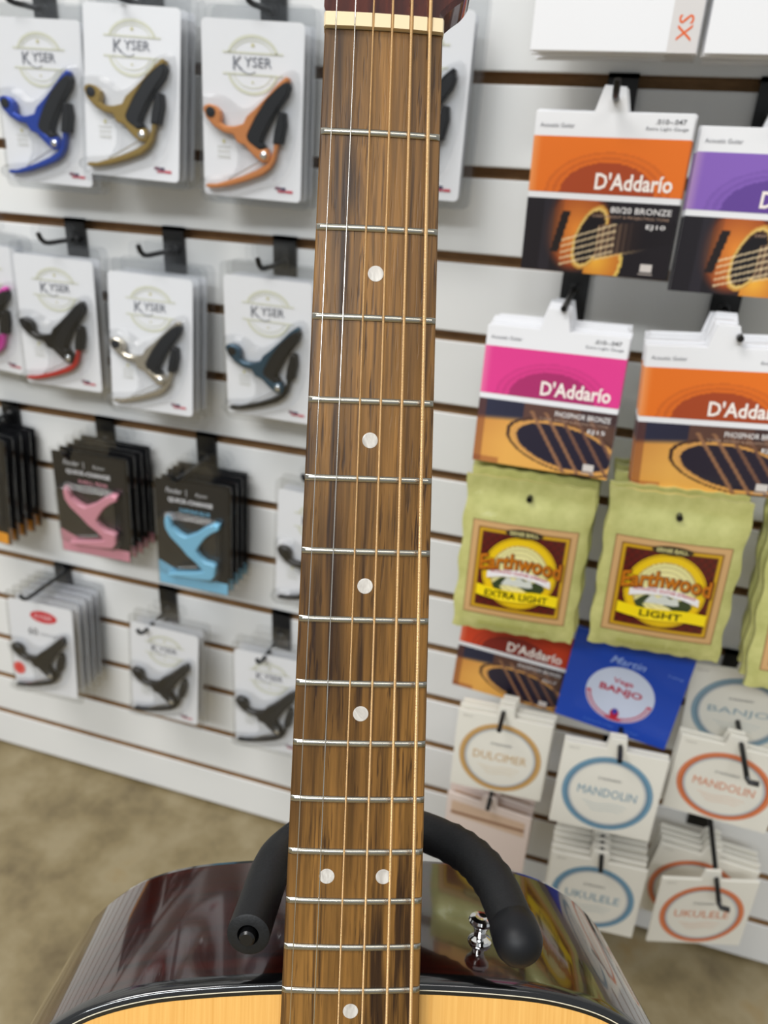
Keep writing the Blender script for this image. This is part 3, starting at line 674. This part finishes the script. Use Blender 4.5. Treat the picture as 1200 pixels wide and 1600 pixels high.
# ------------------------------------------------------------------ square string packs with a guitar picture
DW, DH = .117, .118
def body_pic_a(u, p):     # dark background, sunburst, oval hole
    bg = (26, 22, 30); c = bg
    d = math.hypot((u-.36)/.24, (p-.40)/.62)
    if d < 1: c = mix((232, 140, 52), (150, 66, 30), d) if d < .8 else mix((150, 66, 30), bg, (d-.8)/.2)
    if u < .26: c = mix(bg, c, max(0, (u-.12)/.14)*.9)
    if .12 < u < .2: c = mix(c, (60, 56, 66), .35)
    # lower body lobe
    if .44 < u < .70 and p > .62:
        e = math.hypot((u-.52)/.17, (p-.80)/.42)
        if e < 1: c = mix((244, 180, 64), (196, 110, 40), e)
        if .9 < e < 1.02: c = (226, 190, 96)
    # sound hole
    x, z = (u-.455), (p-.50); a = rad(12); X = x*math.cos(a)+z*math.sin(a)*.6; Z = z-x*.4
    r = math.hypot(X/.105, Z/.46)
    if r < 1.0: c = (206, 150, 66)
    if r < .93: c = (226, 190, 110)
    if r < .84: c = (70, 40, 24)
    if r < .76: c = (18, 14, 20)
    # fretboard to the right
    if u > .50 and p > .22-.25*(u-.5)+.1 and p < .78-.55*(u-.5):
        c = mix((72, 48, 40), (22, 18, 26), (u-.5)/.32)
        if u < .74 and int(u*56) % 2 == 0: c = mix(c, (190, 160, 120), max(0, .75-(u-.5)*3))
    if u > .50 and abs(p-(.79-.55*(u-.5))) < .018 and u < .85: c = mix((224, 190, 130), c, (u-.5)/.35)
    # bridge
    bx = .275-.10*(p-.2)
    if abs(u-bx) < .028 and .16 < p < .72: c = (30, 22, 24)
    # strings
    for k in range(5):
        pl = .55+.085*k-(u-.28)*(.75-.02*k)
        if .27 < u < .62 and abs(p-pl) < .012: c = mix(c, (238, 214, 170), .8)
    return c
def body_pic_b(u, p):
    c = mix((232, 172, 84), (190, 120, 58), max(0, 1-p*1.5)*.4+max(0, .25-u)*1.5)
    if p < .26-.12*u: c = mix((42, 44, 66), (30, 26, 44), u)
    elif p < .34-.10*u: c = mix((42, 44, 66), c, (p-.26+.12*u)/.08)
    if u > .34 and p < .45+.5*(u-.34): c = mix(c, (110, 70, 52), .75)
    if u > .75 and p < .8: c = mix(c, (40, 30, 40), .5)
    x, z = u-.66, p-.60; Z = z-x*.33
    r = math.hypot(x/.42, Z/.37)
    if .965 < r < 1.03: c = (70, 44, 34)
    elif r < .93: c = (214, 156, 84)
    if r < .84: c = (34, 28, 46)
    for k in range(5):
        ul = .40+.105*k+.33*(p-.12)
        if .1 < p < .97 and abs(u-ul) < .014: c = mix((170, 122, 84), (84, 56, 52), .25 if k < 2 else .6)
    if p > .9 and u < .2: c = mix(c, (140, 70, 40), .5)
    if u < .06: c = mix(c, (120, 60, 40), .5)
    return c
def string_pack(label, group, col, dark, pic, model, wire, sub, tab=True):
    t = thing('string_pack', label, 'string pack', group); th = .0035
    b = MB(); x0, x1 = -DW/2, DW/2
    b.prism([(x0, 0), (x1, 0), (x1, DH), (x1-.048, DH), (x1-.052, DH+.0165), (x1-.068, DH+.0175), (x1-.073, DH), (x0, DH)], 0, th, 0, .0004)
    sl = b.build('sleeve', m_card, t)
    p = Print(); zc = DH*.855; z2 = DH*.515; z1 = DH*.475
    def band(u, v):
        c = col; x = u-.52; z = 1-v
        r = math.hypot(x/.36, z/.66)
        if r < .86: c = dark
        elif r < .93: c = mix(col, dark, .15)
        elif r < 1.0: c = mix(col, dark, .38)
        elif r < 1.08: c = mix(col, dark, .10)
        elif r < 1.14: c = mix(col, dark, .28)
        if u < .06: c = mix(c, (255, 225, 205), .35*(1-u/.06))
        return c
    p.grid(x0, z2, x1, zc, 90, 40, band); p.grid(x0, 0, x1, z1, 110, 60, pic)
    p.up(); G = (110, 110, 116)
    p.text('Acoustic Guitar', x0+.0175, DH-.0095, .0265, G, .0030); p.text('.010–.047', x1-.0165, DH-.0055, .0215, (80, 80, 84), .0034, .008); p.text('Extra Light Gauge', x1-.0185, DH-.0105, .0300, G, .0030)
    p.text("D'Addarío", x1-.0365, z2+.0095, .058, (250, 240, 232), .0125, .022)
    p.text(wire, x1-.0275, z1-.006, .046, (236, 232, 230), .0045, .008)
    p.text(sub, x1-.0345, z1-.0115, .058, (170, 140, 120), .0026, .004)
    p.text(model, x1-.0145, z1-.0175, .0145, (236, 232, 230), .0042, .008)
    p.rect(x1-.021, .005, x1-.012, .011, (214, 206, 200)); p.rect(x1-.022, .0028, x1-.011, .0038, (170, 160, 154))
    p.build('printed_label', sl)
    return t
O1, O2 = (232, 116, 34), (168, 70, 34)
SP = [
 ((-26,-90,904,-3.4,2.8,-.6), 'orange and dark string pack, top hook of the string column nearest the neck', 'orange and dark string packs', O1, O2, body_pic_a, 'EJ10', '80/20 BRONZE', 'DEEP, BRIGHT & PROJECTING TONE', 2, .006),
 ((96,-89,898,-.4,.3,-.4), 'purple banded string pack at the right edge', 'purple banded string packs', (136, 98, 186), (100, 68, 150), body_pic_a, 'EJ26', '80/20 BRONZE', 'DEEP, BRIGHT & PROJECTING TONE', 4, .006),
 ((-43,-122,743,-4,-8.4,-1.3), 'string pack with a pink band and a guitar picture', 'pink banded string packs', (226, 58, 140), (172, 40, 104), body_pic_b, 'EJ15', 'PHOSPHOR BRONZE', 'WARM, BRIGHT & BALANCED TONE', 9, .0058),
 ((90,-131,747,.3,-1.2,-4.0), 'string pack with orange band and tan guitar picture, right of the pink one', 'orange and tan string packs', O1, O2, body_pic_b, 'EJ16', 'PHOSPHOR BRONZE', 'WARM, BRIGHT & BALANCED TONE', 9, .0062),
 ((-44,-76,447,-1.2,1.4,3.0), 'red banded string pack tucked under the extra light olive pouch', None, (206, 66, 34), (130, 36, 26), body_pic_b, 'EJ17', 'PHOSPHOR BRONZE', 'WARM, BRIGHT & BALANCED TONE', 0, .006),
]
for p, lab, g, c1, c2, pic, model, wire, sub, nb, gap in SP:
    t = string_pack(lab, g if nb else None, c1, c2, pic, model, wire, sub); pose(t, p, DH*1000)
    stack(t, p, DH*1000, nb, gap, 'on the hook of the '+str(g), 2.2, 1.5, .5)
# white boxed packs at the top right
def xs_pack(label, group):
    t = thing('string_box', label, 'string pack', group); b = MB(); b.prism([(-.0575, 0), (.0575, 0), (.0575, .118), (-.0575, .118)], 0, .0042, 0, .0005); s = b.build('sleeve', m_card, t)
    p = Print(); G = (214, 214, 216)
    p.rect(.0375, 0, .0570, .118, (216, 212, 210)); p.up(); p.text('XS', .0472, .0150, .0160, (228, 104, 44), .0100, .006, rot=90)
    for cx in (-.021, .0215): p.ring(cx, .042, .010, .010, .0009, G, 28)
    p.ring(.0, .082, .042, .026, .0008, G, 40)
    p.build('printed_label', s); return t
for p, lab, g in (((-35,-110,1059,0,0,0), 'white string box marked XS above the orange and dark pack', 'white string boxes, left stack'), ((85,-110,1059,0,0,0), 'white string box cut off at the top right corner', 'white string boxes, right stack')):
    t = xs_pack(lab, g); pose(t, p, 118); stack(t, p, 118, 8, .0085, 'in the '+g, 2.5, 1.5, .4)

# ------------------------------------------------------------------ olive foil pouches
EWW, EWH = .110, .150
def bul(x, z):
    u = 2*x/EWW; v = 2*(z/.135)-1 if z < .0675 else (z-.0675)/.0685
    return .0065*max(0, (1-u*u))**.5*max(0, 1-abs(v)**5)
def pouch(label, group, word):
    t = thing('string_pouch', label, 'string pack', group); b = MB(); nx_, nz_ = 22, 28
    for sgn in (-1, 1):
        o = len(b.v)
        for j in range(nz_+1):
            for i in range(nx_+1):
                x = (i/nx_-.5)*EWW; z = j/nz_*EWH
                r = .0003*math.sin(x*420+(2 if j > nz_/2 else 0))*(abs(2*z/EWH-1)**3) if abs(x) < EWW*.48 else 0
                ex = (.0012*math.sin(z*160) if i in (0, nx_) else 0)
                b.v.append((x+ex, ((-bul(x, z)-.0004+r) if sgn < 0 else (.004+bul(x, z)*.5+r*.5))-max(0, z-.133)*.12, z+ (0.0008*math.sin(x*900) if j in (0, nz_) else 0)))
        for j in range(nz_):
            for i in range(nx_):
                q = (o+j*(nx_+1)+i, o+j*(nx_+1)+i+1, o+(j+1)*(nx_+1)+i+1, o+(j+1)*(nx_+1)+i); b.f.append(q if sgn < 0 else q[::-1]); b.m.append(0)
    W_ = nx_+1; H_ = nz_+1; o2 = W_*H_
    for i in range(nx_): b.f.append((i, o2+i, o2+i+1, i+1)); q = nz_*W_; b.f.append((q+i, q+i+1, o2+q+i+1, o2+q+i)); b.m += [0, 0]
    for j in range(nz_): b.f.append((j*W_, (j+1)*W_, o2+(j+1)*W_, o2+j*W_)); b.f.append((j*W_+nx_, o2+j*W_+nx_, o2+(j+1)*W_+nx_, (j+1)*W_+nx_)); b.m += [0, 0]
    bg = b.build('foil_bag', m_foil, t, smooth=True, angle=50)
    p = Print(warp=bul, y0=-.0009, step=.00028); S_ = .0460; cz = .0645
    cream, gold, maroon, yel = (206, 164, 112), (206, 160, 30), (98, 30, 22), (236, 196, 22)
    def art(u, v):
        x, z = (u-.5)*2, (.5-v)*2; a = max(abs(x), abs(z))
        if a > .985: return (110, 70, 34)
        if a > .87: return cream
        if a > .85: return (120, 80, 40)
        if a > .80: return gold
        c = (88+int(18*math.sin(x*40)*math.sin(z*37)), 28, 22)
        return c
    p.grid(-S_, cz-S_, S_, cz+S_, 72, 72, art); p.up()
    p.ring(0, cz, S_*.72, S_*.76, S_*.17, yel, 44); p.up(); p.ring(0, cz, S_*.70, S_*.74, .0006, (160, 110, 20), 44); p.ring(0, cz, S_*.555, S_*.595, .0007, (160, 110, 20), 44)
    for k in range(6):
        q = .56*(1-k/6); p.ring(0, cz, S_*q, S_*(q+.04*(1-k/6)), S_*.0934 if k < 5 else S_*.092, mix((226, 218, 150), (252, 240, 176), k/5), 36)
    hl = catmull([(-S_*.5, cz-S_*.28), (-S_*.3, cz-S_*.10), (-S_*.12, cz-S_*.16), (S_*.05, cz-S_*.08), (S_*.25, cz-S_*.15), (S_*.42, cz-S_*.10), (S_*.52, cz-S_*.26)], 4)
    p.up(); p.poly(hl+[(S_*.4, cz-S_*.44), (-S_*.4, cz-S_*.44)], (58, 70, 40)); p.up(); p.poly([(x*.6-.001, z+.0008) for x, z in hl]+[(S_*.2, cz-S_*.26), (-S_*.2, cz-S_*.26)], (214, 216, 206))
    # badge on the top edge of the frame
    p.poly(ell(0, cz+S_*.84, .0165, .0040, 20), (60, 48, 30)); p.up(); p.text('ERNIE BALL', 0, cz+S_*.84, .0245, (214, 206, 140), .0036, .02); 
    # name across the middle, standing higher in its centre
    org = (198, 116, 22)
    p.text('Earthwood', 0.0005, cz+.0065, .0735, (96, 40, 20), .0170, .05, curve=.0045); p.up(); p.text('Earthwood', 0, cz+.0070, .0715, org, .0150, .02, curve=.0045)
    # white ribbon with red text
    wb_ = [(-.028, cz-.0005), (-.014, cz+.003), (0, cz+.004), (.014, cz+.002), (.028, cz-.003), (.0285, cz-.0095), (.014, cz-.0045), (0, cz-.0025), (-.014, cz-.0035), (-.028, cz-.007)]
    p.up(); p.poly(wb_, (240, 236, 236)); p.up(); p.text('ACOUSTIC GUITAR STRINGS', 0, cz-.0010, .050, (196, 50, 56), .0030, .01, rot=-3, curve=.002)
    yb = catmull([(-.036, cz-.014), (-.018, cz-.0165), (0, cz-.0165), (.018, cz-.0150), (.0365, cz-.0165)], 4); yb2 = [(x, z-.0105) for x, z in yb[::-1]]
    p.up(); p.poly(yb+yb2, (250, 220, 20)); p.up(); p.text(word, 0, cz-.0215, .056 if len(word) > 6 else .034, (34, 30, 14), .0066, .012)
    p.text('80/20 BRONZE ALLOY', 0, .0105, .062, (184, 184, 100), .0042, .02)
    p.build('printed_label', bg)
    return t
for p, lab, g, word, nb in (((-44,-150,596,4,-5,0), 'olive foil string pouch whose yellow ribbon reads EXTRA LIGHT', 'extra light olive pouches', 'EXTRA LIGHT', 4), ((78,-154,608,2,-1.7,-1.4), 'olive foil string pouch whose yellow ribbon reads LIGHT', 'light olive pouches', 'LIGHT', 4), ((209,-149,599,2.8,-8,-2.7), 'olive foil string pouch cut off by the right edge', 'olive pouches at the right edge', 'MEDIUM', 3)):
    t = pouch(lab, g, word); pose(t, p, 150, dz=7.5); pp = list(p); pp[2] += 7.5; stack(t, pp, 150, nb, .0185, 'in the hook of '+g, 2.5, 2.5, .8)

# ------------------------------------------------------------------ blue banjo pack
t = thing('string_pack', 'blue banjo string pack with a round white emblem', 'string pack')
bw = .113; b = MB(); b.prism([(-bw/2, 0), (bw/2, 0), (bw/2, .112), (.012, .112), (.009, .126), (-.009, .126), (-.012, .112), (-bw/2, .112)], 0, .004, 0, .0004); sl = b.build('sleeve', m_bluecard, t)
p = Print(); p.poly(ell(0, .048, .0335, .0335, 40), (206, 214, 234)); p.up()
p.ring(0, .048, .0325, .0325, .0045, (196, 60, 84), 40, 185, 355); p.up(); p.ring(0, .048, .0312, .0312, .0016, (206, 214, 234), 30, 190, 255); p.ring(0, .048, .0312, .0312, .0016, (206, 214, 234), 30, 285, 350)
p.text('Vega', 0, .064, .020, (190, 44, 66), .0075, .02); p.text('BANJO', 0, .0525, .042, (184, 44, 66), .0105, .03); p.poly(ell(0, .0245, .0045, .0065, 16), (190, 30, 50)); p.up(); p.poly(ell(0, .0275, .0028, .0038, 12), (60, 60, 160))
p.text('Martin', -.001, .0885, .034, (150, 176, 236), .009, .01, shear=.35); p.text('5-string', .044, .088, .014, (120, 152, 226), .004); p.text('STAINLESS STEEL  LOOP END', 0, .0075, .056, (80, 122, 214), .0035)
p.build('printed_label', sl); pose(t, (69,-100,453,-4.8,-.1,3.6), 112)

# ------------------------------------------------------------------ square cream packs with a coloured string ring
def ring_pack(label, group, col, word, s=.1, tab=True):
    t = thing('string_pack', label, 'string pack', group); b = MB(); h = s/2
    b.prism([(-h, 0), (h, 0), (h, s), (.010, s), (.008, s+.0135), (-.008, s+.0135), (-.010, s), (-h, s)], 0, .003, 0, .0004); sl = b.build('sleeve', m_cream, t)
    p = Print(); R0 = s*.44; cz = s*.47; dk = mix(col, (40, 40, 50), .15); lt = mix(col, (255, 255, 255), .25)
    p.ring(0, cz, R0, R0, .0045*s/.1, col, 56); p.up(); p.ring(0, cz, R0-.0014, R0-.0014, .0012, lt, 56); p.ring(0, cz, R0-.0045, R0-.0045, .0014, dk, 56); p.ring(0, cz, R0-.0059, R0-.0059, .0022, (186, 190, 192), 56)
    p.text(word, 0, cz+.001, .0575*s/.1, mix(col, (232, 228, 216), .25), .0105, 0); p.text("D'ADDARIO", 0, cz+s*.175, .0225, (120, 120, 118), .0030, .01)
    for k in range(3):
        q = catmull([(-.022+.004*k, cz-.012-.004*k), (-.008, cz-.014-.004*k), (.008, cz-.011-.004*k), (.022-.003*k, cz-.013-.004*k)], 4); p.poly(q+[(x, z-.0006) for x, z in q[::-1]], mix(col, (232, 228, 216), .6))
    p.text('MEDIUM', -h+.0105, s-.006, .010, (180, 176, 168), .0022)
    p.build('printed_label', sl); return t
BLU, ORG, GLD = (96, 140, 166), (214, 112, 62), (198, 152, 84)
for p, lab, g, col, word, s, nb, gap in (
    ((-39,-116,344,3.6,-3.8,.1), 'cream string pack with a gold ring reading DULCIMER', 'gold ring packs', GLD, 'DULCIMER', .1, 2, .009),
    ((74,-134,349,4.5,-5.5,1.0), 'cream string pack with a blue ring reading MANDOLIN', 'blue mandolin packs', BLU, 'MANDOLIN', .102, 1, .008),
    ((183,-109,372,-2.5,2.0,-.6), 'cream string pack with an orange ring reading MANDOLIN', 'orange mandolin packs', ORG, 'MANDOLIN', .1, 1, .01),
    ((184,-78,441,-.1,3,-4.1), 'cream string pack with a grey blue ring reading BANJO, at the right edge', None, (120, 150, 166), 'BANJO', .1, 0, .01),
    ((84,-132,195,4,-3.1,-.5), 'cream string pack with a blue ring reading UKULELE, partly behind the guitar shoulder', 'blue ukulele packs', BLU, 'UKULELE', .101, 5, .009),
    ((195,-130,213,14.9,.1,-1.7), 'cream string pack with an orange ring reading UKULELE, lowest and frontmost', None, ORG, 'UKULELE', .1, 0, .01),
    ((193,-83,191,4.2,-.3,7.5), 'larger cream pack with an orange ring, half covered by the front ukulele pack', 'large packs behind the orange ukulele pack', ORG, 'UKULELE', .108, 3, .009)):
    t = ring_pack(lab, g, col, word, s); pose(t, p, s*1000)
    if nb: stack(t, p, s*1000, nb, gap, 'on the hook of the '+g, 2.5, 1.5, 1.2)
# pale pink sleeves low beside the yoke
t = thing('string_sleeve', 'pale pink glossy sleeve hanging low beside the padded yoke', 'string pack', 'pale pink sleeves')
b = MB(); b.prism([(-.05, 0), (.05, 0), (.05, .09), (.010, .09), (.008, .102), (-.008, .102), (-.010, .09), (-.05, .09)], 0, .003, 0, .0004); sl = b.build('sleeve', m_pinkcard, t)
p = Print(); p.rect(-.044, .058, .044, .080, (214, 184, 158)); p.up(); p.poly([(-.044, .06), (.044, .066), (.044, .07), (-.044, .064)], (150, 110, 84)); p.build('printed_label', sl)
pose(t, (-44,-96,204,-5,0,-.3), 90); stack(t, (-44,-96,204,-5,0,-.3), 90, 3, .016, 'pale pink sleeve of the low stack beside the yoke', 1.5, 1, .6)

for x, sz, rz, L, tip, pl, lab in ((-27,990,972,112,'up',.06,'above the orange and dark string pack'), (92,990,968,112,'up',.09,'above the purple banded string pack'), (-41,838,820,116,'none',.09,'above the pink banded string pack'), (92,838,815,137,'none',.09,'above the orange and tan string pack'),
    (-44,685.2,664,152,'none',.1,'above the extra light olive pouch'), (77,685.2,673,160,'none',.1,'above the light olive pouch'), (209,685.2,664,152,'none',.1,'above the olive pouch at the right edge'), (-42,533,510,92,'none',.06,'above the red banded pack'), (69,533,520,112,'none',.06,'above the blue banjo pack'),
    (-42,456.6,400,142,'none',.1,'above the gold ring pack'), (77,456.6,405,150,'none',.1,'above the blue ring mandolin pack'), (186,456.6,428,158,'bend',.1,'above the orange ring mandolin pack'), (-44,304,259,112,'none',.1,'above the pale pink sleeves'), (84,304,254,150,'none',.1,'above the blue ring ukulele pack'), (198,304,266,160,'bend',.1,'above the orange ring ukulele pack'),
    (-35,1142.4,1125,125,'none',.06,'above the XS boxes'), (85,1142.4,1125,125,'none',.06,'above the corner boxes')):
    hook(x, sz+6, rz, L, 'black wall hook '+lab, 'black hooks in the slotted wall', pl, tip)
if 'tmp' in MATS: D.materials.remove(MATS['tmp'])
